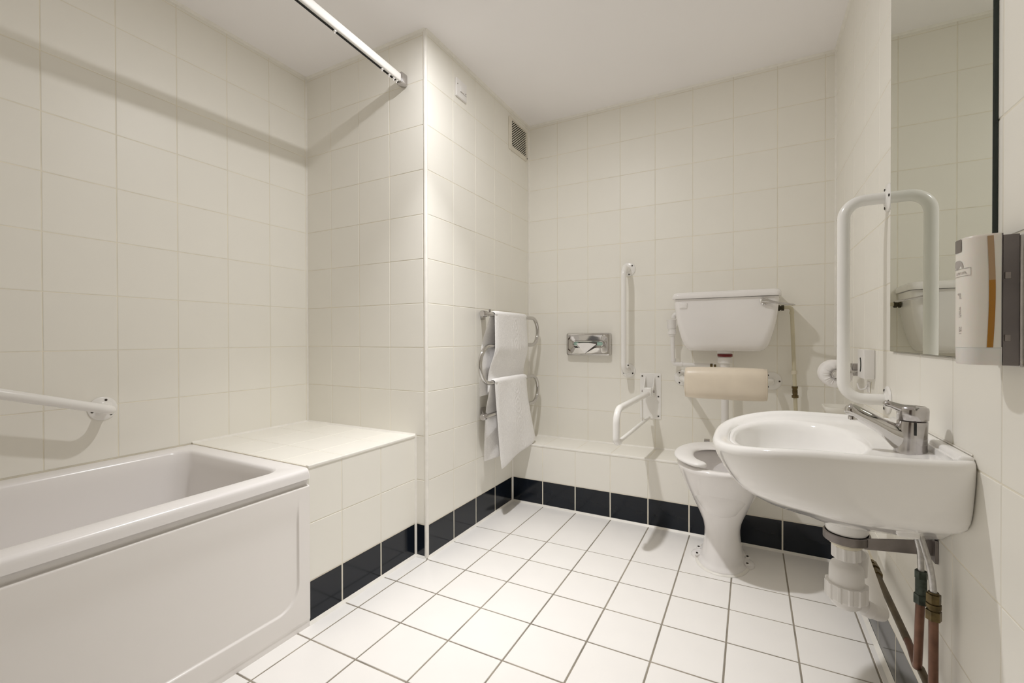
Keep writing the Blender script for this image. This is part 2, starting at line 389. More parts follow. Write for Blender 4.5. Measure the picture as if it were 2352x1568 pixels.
MB().lathe([(.032, .1355), (.034, .139), (.02, .1395), (.001, .137)], (-1.69, -.35, 0)).build('drain', 'chrome', bt)

# ------------------------------------------------------------------ shower rail
rl = root('shower_rail', 'white and chrome shower curtain rail over the bathtub', 'curtain rail', (-1.38, 1.5, 2.16))
def RX(y): return -1.397+.062*(1.5-y)
ya, yb_ = Y0+.02, YA-.03
def railbox(x0, x1, z0, z1, bev=True):
    return [[Vector((RX(y)+x, y, z)) for x, z in ((x0+.003, z0), (x1-.003, z0), (x1, z0+.003), (x1, z1-.005), (x1-.005, z1), (x0+.005, z1), (x0, z1-.005), (x0, z0+.003))] for y in (ya, yb_)]
MB().loft(railbox(-.011, .011, 2.1475, 2.184)).build('rail', 'white_paint', rl, 50)
MB().loft(railbox(-.0085, -.001, 2.1455, 2.149)).build('track_slot', 'black', rl)
for y in (1.17, 1.43, 1.475, 1.505, 1.525):
    MB().box((RX(y)-.008, y-.005, 2.1415), (RX(y)+.003, y+.005, 2.1465), .0015).tube([(RX(y)-.0025, y, 2.142), (RX(y)-.0025, y, 2.134)], .0022, 8).build('glider', 'plastic', rl)
MB().box((RX(1.55)-.017, YA-.042, 2.139), (RX(1.55)+.017, YA-.0006, 2.192), .007).build('end_bracket', 'chrome_soft', rl)
MB().box((RX(Y0)-.017, Y0+.0006, 2.139), (RX(Y0)+.017, Y0+.042, 2.192), .007).build('end_bracket', 'chrome_soft', rl)

# ------------------------------------------------------------------ grab bars
def flange(parent, c, nrm, R=.041, screws=(30, 150, 270), name='flange'):
    """round wall plate with raised hub and dark screws; nrm: unit vector off the wall"""
    c, nrm = Vector(c), Vector(nrm); q = nrm.to_track_quat('Z', 'Y').to_matrix()
    mb = MB(); rings = []
    for r, h in ((R, .0006), (R, .003), (R-.002, .005), (R-.010, .006), (.022, .008), (.019, .011)):
        rings.append([c+q @ Vector((r*math.cos(2*PI*k/36), r*math.sin(2*PI*k/36), h)) for k in range(36)])
    f_ = mb.loft(rings).build(name, 'white_paint', parent, 45)
    for a in screws:
        a = math.radians(a); o_ = q @ Vector((.0305*math.cos(a), .0305*math.sin(a), 0)) * (R/.041)
        rr = []
        for r, h in ((.0042, .0052), (.0042, .0075), (.003, .0082), (.0005, .0078)):
            rr.append([c+o_+q @ Vector((r*math.cos(2*PI*k/12), r*math.sin(2*PI*k/12), h)) for k in range(12)])
        MB().loft(rr).build('screw', 'screw', f_)
    return f_
def gbar(name, label, ends, nrm, off, r, rad, R=.041, scr=((30, 150, 270), (90, 210, 330))):
    nrm = Vector(nrm); e0, e1 = Vector(ends[0]), Vector(ends[1])
    g = root(name, label, 'grab bar', tuple((e0+e1)/2))
    pts = bend([e0+nrm*.006, e0+nrm*off, e1+nrm*off, e1+nrm*.006], rad, 14)
    MB().tube(pts, r, 28).build('tube', 'white_paint', g, 60)
    flange(g, e0, nrm, R, scr[0]); flange(g, e1, nrm, R, scr[1])
    return g
gbar('grab_bar', 'white sloping grab bar on the tiled wall above the bathtub', ((XL, .726, .737), (XL, .150, .925)), (1, 0, 0), .104, .0160, .058, .043, ((75, 195, 315), (75, 195, 315)))
gbar('grab_bar', 'white vertical grab bar on the back wall left of the cistern', ((-.634, YB, 1.392), (-.634, YB, .800)), (0, -1, 0), .114, .0153, .05, .041, ((40, 90+70, 270+10), (-30, 90, 210)))
gbar('grab_bar', 'large white U-shaped grab bar standing off the wall beside the mirror', ((XR, 1.70, 1.405), (XR, 1.70, .803)), (-1, 0, 0), .109, .0168, .078, .042, ((0, 120, 240), (0, 120, 240)))

# fold-down support rail
fr = root('fold_down_rail', 'white hinged support rail folded down from the back wall plate', 'support rail', (-.508, YB, .66))
MB().box((-.5655, YB-.0052, .5275), (-.4495, YB-.0006, .7885), .0018).build('wall_plate', 'white_paint', fr)
for x in (-.553, -.463):
    for z in (.545, .657, .771):
        MB().lathe([(.0042, 0), (.0042, -.003), (.002, -.0036)], (x, YB-.0052, z), 'y', 12).build('screw', 'screw', fr)
for x in (-.5345, -.4845):
    a = [(x-.002, YB-.005, .773), (x-.002, YB-.005, .655), (x-.002, YB-.072, .668), (x-.002, YB-.074, .692), (x-.002, YB-.05, .715)]
    MB().loft([[Vector(p) for p in a], [Vector((p[0]+.004, p[1], p[2])) for p in a]]).build('hinge_cheek', 'white_paint', fr)
MB().box((-.531, YB-.086, .664), (-.487, YB-.040, .712), .006).build('hinge_block', 'white_paint', fr)
MB().tube([(-.545, YB-.055, .690), (-.475, YB-.055, .690)], .006, 14).build('hinge_pin', 'steel', fr)
ye = 1.940
MB().tube(bend([(-.508, YB-.082, .680), (-.521, ye+.004, .674), (-.521, ye, .534), (-.521, ye+.05, .525)], [.062, .02], 12), .0150, 24).build('arm_tube', 'white_paint', fr, 60)
MB().tube([(-.521, ye+.012, .5245), (-.508, YB-.045, .5415)], .0095, 18).build('lower_strut', 'white_paint', fr, 60)
MB().box((-.5165, YB-.20, .540), (-.5135, YB-.172, .668), .001).build('support_leg', 'white_paint', fr)

# ------------------------------------------------------------------ towel warmer
tw = root('towel_warmer', 'chrome serpentine towel warmer on the boxed column wall', 'towel rail', (XC, 2.2, .86))
XT = XC+.095; z1, z2, z3, z4 = 1.114, .950, .759, .593
yn, yf_ = 1.975, 2.478
def arc(yc, za, zb, sgn, n=20):
    c = (za+zb)/2; r = (za-zb)/2
    return [Vector((XT, yc+sgn*r*math.sin(PI*k/n), c+r*math.cos(PI*k/n))) for k in range(n+1)]
path = [Vector((XT, 1.925, z1))]+arc(yf_, z1, z2, 1)+arc(yn, z2, z3, -1)+arc(yf_, z3, z4, 1)+[Vector((XT, 1.925, z4))]
MB().tube(path, .0112, 20).build('tube', 'chrome', tw, 60)
for z in (z1, z4):
    e = MB().lathe([(.001, -.026), (.0135, -.026), (.016, -.023), (.016, .012), (.0135, .014), (.001, .014)], (XT, 1.925, z), 'y', 28).build('end_cap', 'chrome_soft', tw)
    pts = [(XC+.0006, 2.035, .024), (XC+.0006, 2.080, .024), (XC+.004, 2.082, .022), (XT-.004, 1.945, .008), (XT-.004, 1.925, .008), (XC+.004, 2.035, .022)]
    up = [Vector((a, b, z+c)) for a, b, c in pts]; dn = [Vector((a, b, z-c*.9)) for a, b, c in pts]
    MB().loft([up, dn]).build('wall_bracket', 'chrome_soft', tw)
MB().lathe([(.0045, .012), (.0045, .024), (.003, .027)], (XT, 1.975, z1), 'z', 12).build('bleed_screw', 'steel', tw)

def towel(label, zr, front_l, front_r, zfl, zfr, back_l, back_r, zbk, seed, off, amp, tuck=0):
    """cloth over a rail: front sheet, fold over the tube, back sheet"""
    rnd = random.Random(seed); NU, NV = 120, 190
    th = .0085; rt = .0112+th*.6
    vs = []
    LFn, LBn = 110, 60
    def surf(u, v, lay):
        # v: 0 bottom of front .. 1 bottom of back
        if v < .58:
            t = v/.58; zb = zfl+(zfr-zfl)*u; z = zb+(zr-zb)*t
            dn = 1-t
            yl = front_l[0]+(front_l[1]-front_l[0])*dn**front_l[2]; yr = front_r[0]+(front_r[1]-front_r[0])*dn**front_r[2]
            y = yl+(yr-yl)*u
            x = XT+rt+off+.006*sm(0, .6, dn)*amp-.042*sm(.95, .78, z)*tuck
            bow = .010*math.sin(u*PI*2.1+seed)*dn**.8+.007*math.sin(u*9+dn*3+seed)*dn
            x += bow*amp
            x -= .004*sm(.86, 1, u)*(1-dn*.3)+.004*sm(.08, 0, u)
        elif v < .66:
            a = (v-.58)/.08*PI
            y = front_l[0]+(front_r[0]-front_l[0])*u; x = XT+off/2+(rt+off/2)*math.cos(a); z = zr+(rt+off*.25)*math.sin(a)
            z -= .002*(sm(.12, 0, u)+sm(.9, 1, u))
            y += .004*math.sin(a)*(1 if u > .5 else -1)*(abs(u-.5)*2)**6
        else:
            t = (v-.66)/.34; z = zr+(zbk-zr)*t
            yl = front_l[0]+(back_l-front_l[0])*min(1, t*1.6)**.8; yr = front_r[0]+(back_r-front_r[0])*t
            y = yl+(yr-yl)*u; x = XT-rt-(.018+.010*tuck)*sm(0, .4, t)+.009*math.sin(u*PI*2.6+seed+t*2)*t*(1-.6*tuck)
            x = max(x, XC+.012)
        return x, y, z
    # embossed rings band
    def emb(u, t_z):
        b = abs(u-.60); 
        if b > .16: return 0
        k = (t_z*9.0) % 1.0; dd = math.hypot((u-.60)*.38/.036, (k-.5)*2.2)
        ring = sum(math.exp(-((dd-r0)/.13)**2) for r0 in (.35, .8, 1.25))
        side = math.exp(-((b-.105-.02*math.sin(t_z*28))/.010)**2)+math.exp(-((b-.135)/.008)**2)
        return .0016*(min(1, ring)*(1 if b < .09 else .2)+.7*side)
    vg = [i/NV for i in range(NV+1)]
    fs = []
    pos = [[surf(i/NU, v, 0) for i in range(NU+1)] for v in vg]
    outer, inner = [], []
    for j in range(NV+1):
        for i in range(NU+1):
            p = Vector(pos[j][i])
            a = Vector(pos[min(j+1, NV)][i])-Vector(pos[max(j-1, 0)][i]); b = Vector(pos[j][min(i+1, NU)])-Vector(pos[j][max(i-1, 0)])
            nn = b.cross(a)
            nn = nn.normalized() if nn.length > 1e-9 else Vector((1, 0, 0))
            e = min(i, NU-i, 4)/4*min(j, NV-j, 4)/4; e = max(0, min(1, e))**.5
            h = th*.5*e+rnd.uniform(-.0006, .0006)
            if j/NV < .56: h += emb(i/NU, pos[j][i][2])*e
            outer.append(p+nn*h); inner.append(p-nn*th*.5*e)
    W = NU+1
    mbt = MB(); nO = len(outer); vs = outer+inner
    for j in range(NV):
        for i in range(NU):
            fs.append((j*W+i, j*W+i+1, (j+1)*W+i+1, (j+1)*W+i)); fs.append((nO+j*W+i, nO+(j+1)*W+i, nO+(j+1)*W+i+1, nO+j*W+i+1))
    for j in range(NV):
        fs.append((j*W, (j+1)*W, nO+(j+1)*W, nO+j*W)); fs.append((j*W+NU, nO+j*W+NU, nO+(j+1)*W+NU, (j+1)*W+NU))
    for i in range(NU):
        fs.append((i, nO+i, nO+i+1, i+1)); fs.append((NV*W+i, NV*W+i+1, nO+NV*W+i+1, nO+NV*W+i))
    o = mbt.add(vs, fs).build('towel', 'terry', None, 75)
    # hem: a second folded edge along the bottom of the front sheet
    o['label'] = label; o['category'] = 'towel'; o['group'] = 'towels on the warmer'
    return o
t1 = towel('white embossed towel over the top bar of the warmer', z1, (2.005, 1.995, 1.5), (2.375, 2.415, 1.2), .705, .715, 1.945, 2.28, .69, 1.3, 0, .35, 1)
t2 = towel('white embossed towel over the lower bar of the warmer, its hem hanging lowest', z3, (2.005, 2.065, 1.3), (2.375, 2.475, 1.8), .292, .375, 1.985, 2.36, .345, 2.9, 0, 1)

# ------------------------------------------------------------------ tissue dispenser
td = root('tissue_dispenser', 'chrome recessed tissue dispenser with white tissue hanging out, on the back wall', 'tissue holder', (-.88, YB, .95))
tx0, tx1, tz0, tz1 = -1.0075, -.7335, .8845, 1.0215; TDY = .017
def rr2(x0, x1, z0, z1, r, y, n=6):
    return [Vector((p.x, y, p.y)) for p in rrect(x0, x1, z0, z1, r, 0, n)]
rings = [rr2(tx0, tx1, tz0, tz1, .012, YB-.0006), rr2(tx0, tx1, tz0, tz1, .012, YB-.020), rr2(tx0, tx1, tz0, tz1, .012, YB-TDY-.018), rr2(tx0+.003, tx1-.003, tz0+.003, tz1-.003, .011, YB-TDY-.024),
         rr2(tx0+.010, tx1-.010, tz0+.010, tz1-.010, .010, YB-TDY-.026), rr2(tx0+.016, tx1-.016, tz0+.014, tz1-.014, .03, YB-TDY-.0245)]
for k in range(1, 7):
    rings.append(rr2(tx0+.016+.0045*k, tx1-.016-.0045*k, tz0+.014+.0055*k, tz1-.014-.0055*k, max(.012, .034-.003*k), YB-TDY-.0245+.0022*k))
ff = MB().loft(rings, cap1=False).build('cover', 'chrome', td, 60)
xm, zm = (tx0+tx1)/2, .957
MB().box((tx0+.04, YB-TDY-.010, zm-.016), (tx1-.04, YB-TDY-.004, zm+.016)).build('carton', 'cardboard_green', td)
MB().loft([rr2(tx0+.038, tx1-.038, zm-.018, zm+.018, .017, YB-TDY-.0135), rr2(tx0+.040, tx1-.040, zm-.016, zm+.016, .0155, YB-TDY-.0165), rr2(tx0+.045, tx1-.045, zm-.0115, zm+.0115, .011, YB-TDY-.015), rr2(tx0+.046, tx1-.046, zm-.0105, zm+.0105, .01, YB-TDY-.009)], cap0=False, cap1=False).build('slot_rim', 'chrome', td, 60)
MB().box((xm-.062, YB-TDY-.0112, zm-.009), (xm+.055, YB-TDY-.0102, zm+.0085), 0).build('slot', 'steel_dark', td)
tri = [(xm-.072, zm+.001), (xm-.030, zm+.004), (xm+.006, zm+.004), (xm+.055, zm-.002), (xm-.016, zm-.059)]
vs = [(x, YB-TDY-.0215-.005*(1 if i == 4 else 0)-.001*(i == 2), z) for i, (x, z) in enumerate(tri)]
MB().add(vs+[(x, y+.0012, z) for x, y, z in vs], [(0, 1, 4), (1, 2, 4), (2, 3, 4), (6, 5, 9), (7, 6, 9), (8, 7, 9), (0, 4, 9, 5), (4, 3, 8, 9), (3, 2, 7, 8), (2, 1, 6, 7), (1, 0, 5, 6)]).build('tissue', 'tissue', td)

# ------------------------------------------------------------------ extractor vent and switch
vt = root('wall_vent', 'beige slatted air vent high on the boxed column wall', 'vent', (XC, 2.475, 2.23))
vy0, vy1, vz0, vz1 = 2.352, 2.596, 2.128, 2.325
def rr3(y0, y1, z0, z1, r, x): return [Vector((x, p.x, p.y)) for p in rrect(y0, y1, z0, z1, r, 0, 5)]
MB().loft([rr3(vy0, vy1, vz0, vz1, .012, XC+.0006), rr3(vy0, vy1, vz0, vz1, .012, XC+.005), rr3(vy0+.008, vy1-.008, vz0+.008, vz1-.008, .010, XC+.012), rr3(vy0+.026, vy1-.020, vz0+.022, vz1-.018, .012, XC+.012), rr3(vy0+.026, vy1-.020, vz0+.022, vz1-.018, .012, XC+.003)], cap1=False).build('frame', 'vent_paint', vt)
gy0, gy1, gz0, gz1 = vy0+.026, vy1-.020, vz0+.022, vz1-.018
MB().box((XC+.0008, gy0, gz0), (XC+.002, gy1, gz1)).build('backing', 'black', vt, 0)
ang = math.radians(37); dy, dz = math.cos(ang), math.sin(ang); pitch = .0118
k = -30
while k < 30:
    # line through (gy0, gz0+k*pitch/cos) direction (dy, dz), clipped to the opening
    c0 = gz0+k*pitch/dy
    ta = 0; tb = (gy1-gy0)/dy
    ta = max(ta, (gz0-c0)/dz); tb = min(tb, (gz1-c0)/dz)
    if tb-ta > .012:
        a = Vector((XC+.0065, gy0+dy*ta, c0+dz*ta)); b = Vector((XC+.0065, gy0+dy*tb, c0+dz*tb)); nrm = Vector((0, -dz, dy))*.0026
        e = Vector((.0045, 0, 0))
        MB().loft([[p-nrm-e, p+nrm-e*.4, p+nrm+e*.9, p-nrm+e*.5] for p in (a, b)]).build('slat', 'vent_paint', vt, 0)
    k += 1
MB().lathe([(.004, 0), (.004, .002), (.001, .0025)], (XC+.012, vy1-.012, vz0+.016), 'x', 12).build('screw', 'screw', vt)
sw = root('isolator_switch', 'small white isolator switch plate high on the boxed column wall', 'switch', (XC, 1.85, 2.226))
MB().box((XC+.0006, 1.8065, 2.183), (XC+.011, 1.8945, 2.271), .002).build('plate', 'plastic', sw)
MB().box((XC+.011, 1.837, 2.215), (XC+.0145, 1.866, 2.243), .0015).build('rocker', 'plastic', sw)
MB().box((XC+.0105, 1.836, 2.211), (XC+.0115, 1.892, 2.2135), 0).build('seam', 'grey_print', sw)
for y, z in ((1.815, 2.242), (1.886, 2.222)):
    MB().lathe([(.003, 0), (.003, .0008), (.001, .001)], (XC+.011, y, z), 'x', 10).build('screw', 'steel', sw)

# ------------------------------------------------------------------ cistern with its pipes
cs = root('toilet_cistern', 'white ceramic toilet cistern on the back wall with chrome lever', 'cistern', (-.117, YB, .925))
CX = -.1165
def csec(z, hw, yf, r): return rrect(CX-hw, CX+hw, yf, YB-.0008, [.012, .012, r, r], z, 8)
prof = [(.9240, .148, 2.475, .03), (.9255, .162, 2.460, .035), (.931, .174, 2.450, .04), (.942, .184, 2.442, .042), (.958, .193, 2.438, .042), (.985, .203, 2.434, .04), (1.02, .212, 2.431, .036), (1.06, .2205, 2.429, .032), (1.11, .2285, 2.428, .028), (1.16, .233, 2.427, .026), (1.187, .2345, 2.427, .025)]
MB().loft([csec(*p) for p in prof]).build('tank', 'china_grey', cs, 60)
lid = [(1.1885, .236, 2.424, .028), (1.1895, .2435, 2.414, .03), (1.195, .2445, 2.412, .03), (1.206, .2435, 2.413, .03), (1.215, .240, 2.417, .03), (1.221, .232, 2.426, .03), (1.2235, .21, 2.45, .03)]
MB().loft([csec(*p) for p in lid]).build('lid', 'china_grey', cs, 60)
MB().box((-.323, 2.4225, 1.140), (-.287, 2.4300, 1.1690), .0022).box((-.317, 2.4215, 1.1455), (-.293, 2.4230, 1.1635), .0007).build('badge', 'china_grey', cs)
lv = MB().lathe([(.0175, .004), (.0190, -.004), (.0180, -.009), (.013, -.012), (.012, -.018)], (.056, 2.4255, 1.163), 'y', 28).build('flush_lever', 'chrome', cs)
MB().tube([(.046, 2.408, 1.166), (.068, 2.405, 1.161), (.100, 2.402, 1.154), (.135, 2.399, 1.147), (.170, 2.397, 1.1405), (.178, 2.397, 1.139)], [(.012, .011), (.010, .009), (.005, .007), (.0048, .0085), (.0045, .0085), (.002, .004)], 18).build('handle', 'chrome', lv, 60)

op = root('overflow_pipe', 'white plastic overflow pipe with cup left of the cistern', 'pipe', (-.38, 2.57, .85))
yo = 2.572
MB().lathe([(.0215, 1.040), (.0235, 1.044), (.0245, 1.087), (.0265, 1.089), (.0265, 1.091), (.022, 1.091), (.0185, 1.05), (.002, 1.048)], (-.384, yo, 0)).lathe([(.012, 1.038), (.019, 1.038), (.019, 1.026), (.0225, 1.024), (.0225, 1.012), (.017, 1.009), (.017, 1.002), (.0115, 1.000)], (-.3815, yo, 0)).build('cup', 'plastic', op, 50)
MB().tube(bend([(-.340, yo, 1.122), (-.371, yo, 1.118), (-.374, yo, 1.096)], .012), [.0115]*11, 16).build('outlet_elbow', 'plastic', op, 60)
MB().tube(bend([(-.3795, yo, 1.004), (-.3745, yo, .8475), (-.17, yo-.01, .842)], .014, 6), .0112, 18).build('tube', 'plastic', op, 60)
MB().tube([(-.3750, yo, .878), (-.3745, yo, .862)], .014, 18).build('socket', 'plastic', op)
MB().tube([(-.335, yo-.002, .8465), (-.327, yo-.002, .8463)], .014, 18).build('socket', 'plastic', op)
MB().tube([(-.188, yo-.01, .842), (-.176, yo-.01, .842)], .0125, 8).tube([(-.176, yo-.01, .842), (-.160, yo-.01, .8425)], .009, 12).build('compression_nut', 'brass', op)

fp = root('flush_pipe', 'white flush pipe dropping from the cistern to the toilet behind the cushion', 'pipe', (-.117, 2.53, .4))
yp = 2.530
MB().lathe([(.036, .9232), (.036, .912), (.029, .910), (.029, .890), (.034, .888), (.034, .862), (.030, .859), (.024, .858), (.024, .856)], (-.117, yp, 0), seg=20).build('nut', 'plastic', fp)
MB().lathe([(.0345, .907), (.0352, .906), (.0352, .895), (.0345, .894)], (-.117, yp, 0)).build('collar', 'red', fp, label='dark red collar')
MB().tube([(-.117, yp, .856), (-.117, yp, .84), (-.117, yp, .82)], [.024, .0235, .018], 20).tube(bend([(-.117, yp, .83), (-.117, yp, .425), (-.117, 2.45, .422)], .05), .0175, 20).build('tube', 'plastic', fp, 60)

ip = root('water_pipe', 'cream painted water pipe right of the cistern running down to the ledge', 'pipe', (.185, 2.58, .36))
yi = 2.575
MB().tube([(.1185, yi, 1.137), (.127, yi, 1.137)], .0145, 10).tube([(.127, yi, 1.137), (.132, yi, 1.137)], .010, 12).tube([(.132, yi, 1.137), (.144, yi, 1.137)], .0135, 6).build('fitting', 'brass_dark', ip)
MB().tube(bend([(.142, yi, 1.139), (.1765, yi, 1.139), (.1935, yi, .640), (.197, yi, .3595)], [.016, .5], 6), .0085, 16).build('tube', 'pipe_cream', ip, 60)
for x, z in ((.1768, 1.112),):
    MB().tube([(x, yi, z+.006), (x, yi, z-.006)], .0102, 16).build('socket', 'pipe_cream', ip)
MB().tube([(.1870, yi, .829), (.1876, yi, .812)], .0125, 16).box((.180, yi+.008, .814), (.195, YB-.0006, .827)).build('pipe_clip', 'plastic_cream', ip)
cp = MB()
for z0, z_1, r in ((.752, .742, .0135), (.742, .735, .0105), (.735, .716, .0115), (.716, .709, .0105), (.709, .696, .0145)):
    x0 = .1765+(1.139-z0)*.034; cp.tube([(x0, yi, z0), (x0+.0003, yi, z_1)], r, 8)
cp.build('coupling', 'brass', ip)

# ------------------------------------------------------------------ back cushion
bc = root('back_cushion', 'cream vinyl cushioned back support on a white bar below the cistern', 'cushion', (-.11, YB, .77))
PX0, PX1, PY, PZ = -.277, .066, 2.285, .779
def padring(x, s, sz=1):
    out = []
    for k in range(40):
        a = 2*PI*k/40; c, s_ = math.cos(a), math.sin(a)
        e = .72
        yy = -abs(c)**e*math.copysign(1, c)*.058 if c > 0 else abs(c)**e*.040
        zz = math.copysign(abs(s_)**e, s_)*.0745
        out.append(Vector((x, PY+yy*s, PZ+zz*s*sz)))
    return out
MB().loft([padring(PX0+a_, b_) for a_, b_ in ((0, .80), (.0015, .90), (.006, .945), (.02, .975), (.05, .995), (.10, 1.005), (.17, 1.0), (.24, 1.005), (.29, .995), (.323, .975), (.337, .945), (.3415, .90), (.343, .80))]).build('pad', 'vinyl', bc, 60)
for x in (PX0+.004, PX1-.004):
    MB().loft([[p+Vector((d_, 0, 0)) for p in padring(x, sc)] for d_, sc in ((-.0022, .925), (-.0011, .950), (.0011, .950), (.0022, .925))], cap0=False, cap1=False).build('piping', 'vinyl', bc, 70)
xa, xb = -.334, .094
MB().tube(bend([(xa, YB-.006, .769), (xa+.006, YB-.07, .770), (xa+.085, PY+.04, .775), (xb-.085, PY+.04, .775), (xb-.006, YB-.07, .770), (xb, YB-.006, .769)], .04, 8), .0150, 22).build('support_bar', 'white_paint', bc, 60)
flange(bc, (xa, YB, .769), (0, -1, 0), .043, (0, 120, 240)); flange(bc, (xb, YB, .769), (0, -1, 0), .046, (0, 120, 240))

# ------------------------------------------------------------------ toilet
to = root('toilet', 'white ceramic pedestal toilet with an open-front seat beside the washbasin', 'toilet', (-.11, 2.2, 0))
TX = -.112
def egg(yc, hw, yfr, ybk, z, n=48, ex=2.2, zt=None):
    out = []
    for k in range(n):
        a = 2*PI*k/n; c, s_ = math.cos(a), math.sin(a)
        x = math.copysign(abs(c)**(2/ex), c)*hw; l = (yc-yfr) if s_ < 0 else (ybk-yc)
        out.append(Vector((TX+x, yc+math.copysign(abs(s_)**(2/ex), s_)*l, z)))
    return out
# outside: foot, waist, bowl
sec = [(2.20, .100, 2.045, 2.385, .0006), (2.20, .102, 2.042, 2.386, .006), (2.20, .100, 2.045, 2.385, .012), (2.20, .090, 2.052, 2.385, .018),
       (2.20, .083, 2.060, 2.385, .03), (2.20, .077, 2.068, 2.386, .07), (2.20, .0725, 2.075, 2.386, .11), (2.20, .072, 2.075, 2.387, .145), (2.19, .078, 2.066, 2.388, .185),
       (2.18, .092, 2.045, 2.389, .225), (2.17, .108, 2.015, 2.39, .265), (2.16, .125, 1.985, 2.39, .305), (2.15, .142, 1.955, 2.39, .345), (2.14, .157, 1.925, 2.42, .385), (2.13, .168, 1.900, 2.44, .42),
       (2.12, .1745, 1.883, 2.45, .445), (2.12, .177, 1.877, 2.452, .459), (2.12, .175, 1.880, 2.45, .466), (2.12, .170, 1.887, 2.445, .469)]
rings = [egg(a, b, c, d_, z) for a, b, c, d_, z in sec]
inn = [(2.10, .145, 1.915, 2.25, .469), (2.10, .138, 1.922, 2.24, .463), (2.10, .135, 1.925, 2.235, .44), (2.10, .13, 1.935, 2.23, .39), (2.10, .11, 1.96, 2.22, .32), (2.12, .08, 2.01, 2.21, .26), (2.13, .05, 2.05, 2.19, .23), (2.13, .02, 2.10, 2.16, .22)]
rings += [egg(a, b, c, d_, z) for a, b, c, d_, z in inn]
MB().loft(rings).build('pan', 'china_grey', to, 60)
for sx in (-1, 1):
    mbf = MB()
    fl_ = [egg(2.20, .118, 2.035, 2.385, z, ex=2.4) for z in (.0006, .008)]
    x0 = TX+sx*.088
    MB().lathe([(.040, .0007), (.040, .010), (.036, .016), (.030, .018), (.001, .018)], (x0, 2.185, 0), 'z', 30).build('foot_lug', 'china_grey', to, 50)
    for y in (2.152, 2.222):
        MB().lathe([(.010, .0165), (.010, .022), (.006, .024), (.001, .024)], (TX+sx*.1, y, 0), 'z', 16).build('screw_cover', 'plastic', to)
        MB().lathe([(.0048, .024), (.0048, .027), (.001, .028)], (TX+sx*.1, y, 0), 'z', 12).build('screw', 'screw', to)
MB().loft([egg(2.20, .112, 2.034, 2.385, .0004), egg(2.20, .110, 2.036, 2.385, .004), egg(2.20, .100, 2.046, 2.38, .008)], cap0=False, cap1=False).build('sealant_bead', 'bead', to)
# open-front seat: horseshoe swept cross section
def seat():
    n = 72; rings = []
    gap = math.radians(16)
    for k in range(n+1):
        a = -PI/2+gap+(2*PI-2*gap)*k/n; c, s_ = math.cos(a), math.sin(a)
        ex = 2.15
        def pt(hw, yfr, ybk):
            l = (2.10-yfr) if s_ < 0 else (ybk-2.10)
            return Vector((TX+math.copysign(abs(c)**(2/ex), c)*hw, 2.10+math.copysign(abs(s_)**(2/ex), s_)*l, 0))
        po, pi_ = pt(.186, 1.868, 2.345), pt(.106, 1.925, 2.205)
        md = (po+pi_)/2; e = 1-.55*max(0, 1-min(k, n-k)/3.0)**2
        if k in (0, n): e = .25
        ring = []
        for q in range(16):
            b = 2*PI*q/16; cw = math.copysign(abs(math.cos(b))**.8, math.cos(b)); sw_ = math.sin(b)
            p = md+(po-md)*cw*e
            zt = .0125*sw_ if sw_ > 0 else .009*sw_
            ring.append(Vector((p.x, p.y, .4855+zt*(.6+.4*e))))
        rings.append(ring)
    return MB().loft(rings)
seat().build('seat', 'plastic', to, 70)
for x in (TX-.075, TX+.075):
    MB().tube([(x-.012, 2.352, .489), (x+.012, 2.352, .489)], .011, 16).tube([(x, 2.352, .489), (x, 2.352, .470)], .007, 12).build('hinge', 'chrome', to)
MB().box((TX-.05, 2.40, .395), (TX+.05, 2.47, .455), .015).build('inlet_horn', 'china_grey', to)

# ------------------------------------------------------------------ washbasin
wsn = root('washbasin', 'large white wall-hung washbasin with rounded front under the mirror', 'washbasin', (XR, 1.34, .76))
YC = 1.345; EX = 2.7
def plan(bb, tip, zs, zt, xc=.135, ex=EX, back=XR-.0008, taper=.040, zback=None):
    """closed curve: near wall corner -> near side -> rounded front -> far side -> wall"""
    out = []; a = xc-tip
    def zz(x):
        t = max(0, min(1, (.12-x)/max(.001, .12-tip))) if tip < .12 else 0
        return zs+(zt-zs)*t**1.6
    def sidey(x):
        t = max(0, (x-(back-.028))/.028)
        return max(.004, bb-taper*max(0, (x-xc)/(XR-xc))**2*min(1, bb/.2)-.013*min(1, bb/.2)*(1-math.sqrt(max(0, 1-t*t))))
    KS = [0, .01, .03, .06, .09, .13, .25, .42, .6, .8]
    for k in KS:
        x = back+(xc-back)*k; out.append(Vector((x, YC-sidey(x), zz(x))))
    for k in range(73):
        th = -PI/2-PI*k/72; c, s_ = math.cos(th), math.sin(th)
        x = xc+math.copysign(abs(c)**(2/ex), c)*a; y = YC+math.copysign(abs(s_)**(2/ex), s_)*bb
        out.append(Vector((x, y, zz(x))))
    for k in KS[::-1]:
        x = back+(xc-back)*k; out.append(Vector((x, YC+sidey(x), zz(x))))
    for k in range(1, 12):
        t = k/12; y = YC+sidey(back)*(1-2*t); out.append(Vector((back, y, zz(back))))
    return out
R_ = []
low = [(.012, .165, .5345, .5345), (.055, .135, .543, .538), (.11, .10, .562, .546), (.165, .06, .586, .560), (.205, .028, .603, .573), (.235, .003, .616, .587), (.256, -.018, .629, .602), (.269, -.036, .645, .619), (.277, -.053, .665, .641), (.283, -.069, .693, .669), (.288, -.081, .720, .693), (.2905, -.0885, .742, .713), (.2905, -.0895, .752, .723), (.288, -.087, .7595, .7305), (.283, -.082, .7635, .7345), (.276, -.075, .7645, .7355)]
for i_, (bb, tip, zs, zt) in enumerate(low):
    R_.append(plan(bb, tip, zs, zt, xc=max(.135+.055*sm(9, 4, i_), tip+.03), ex=1.85+(EX-1.85)*sm(5, 12, i_)))
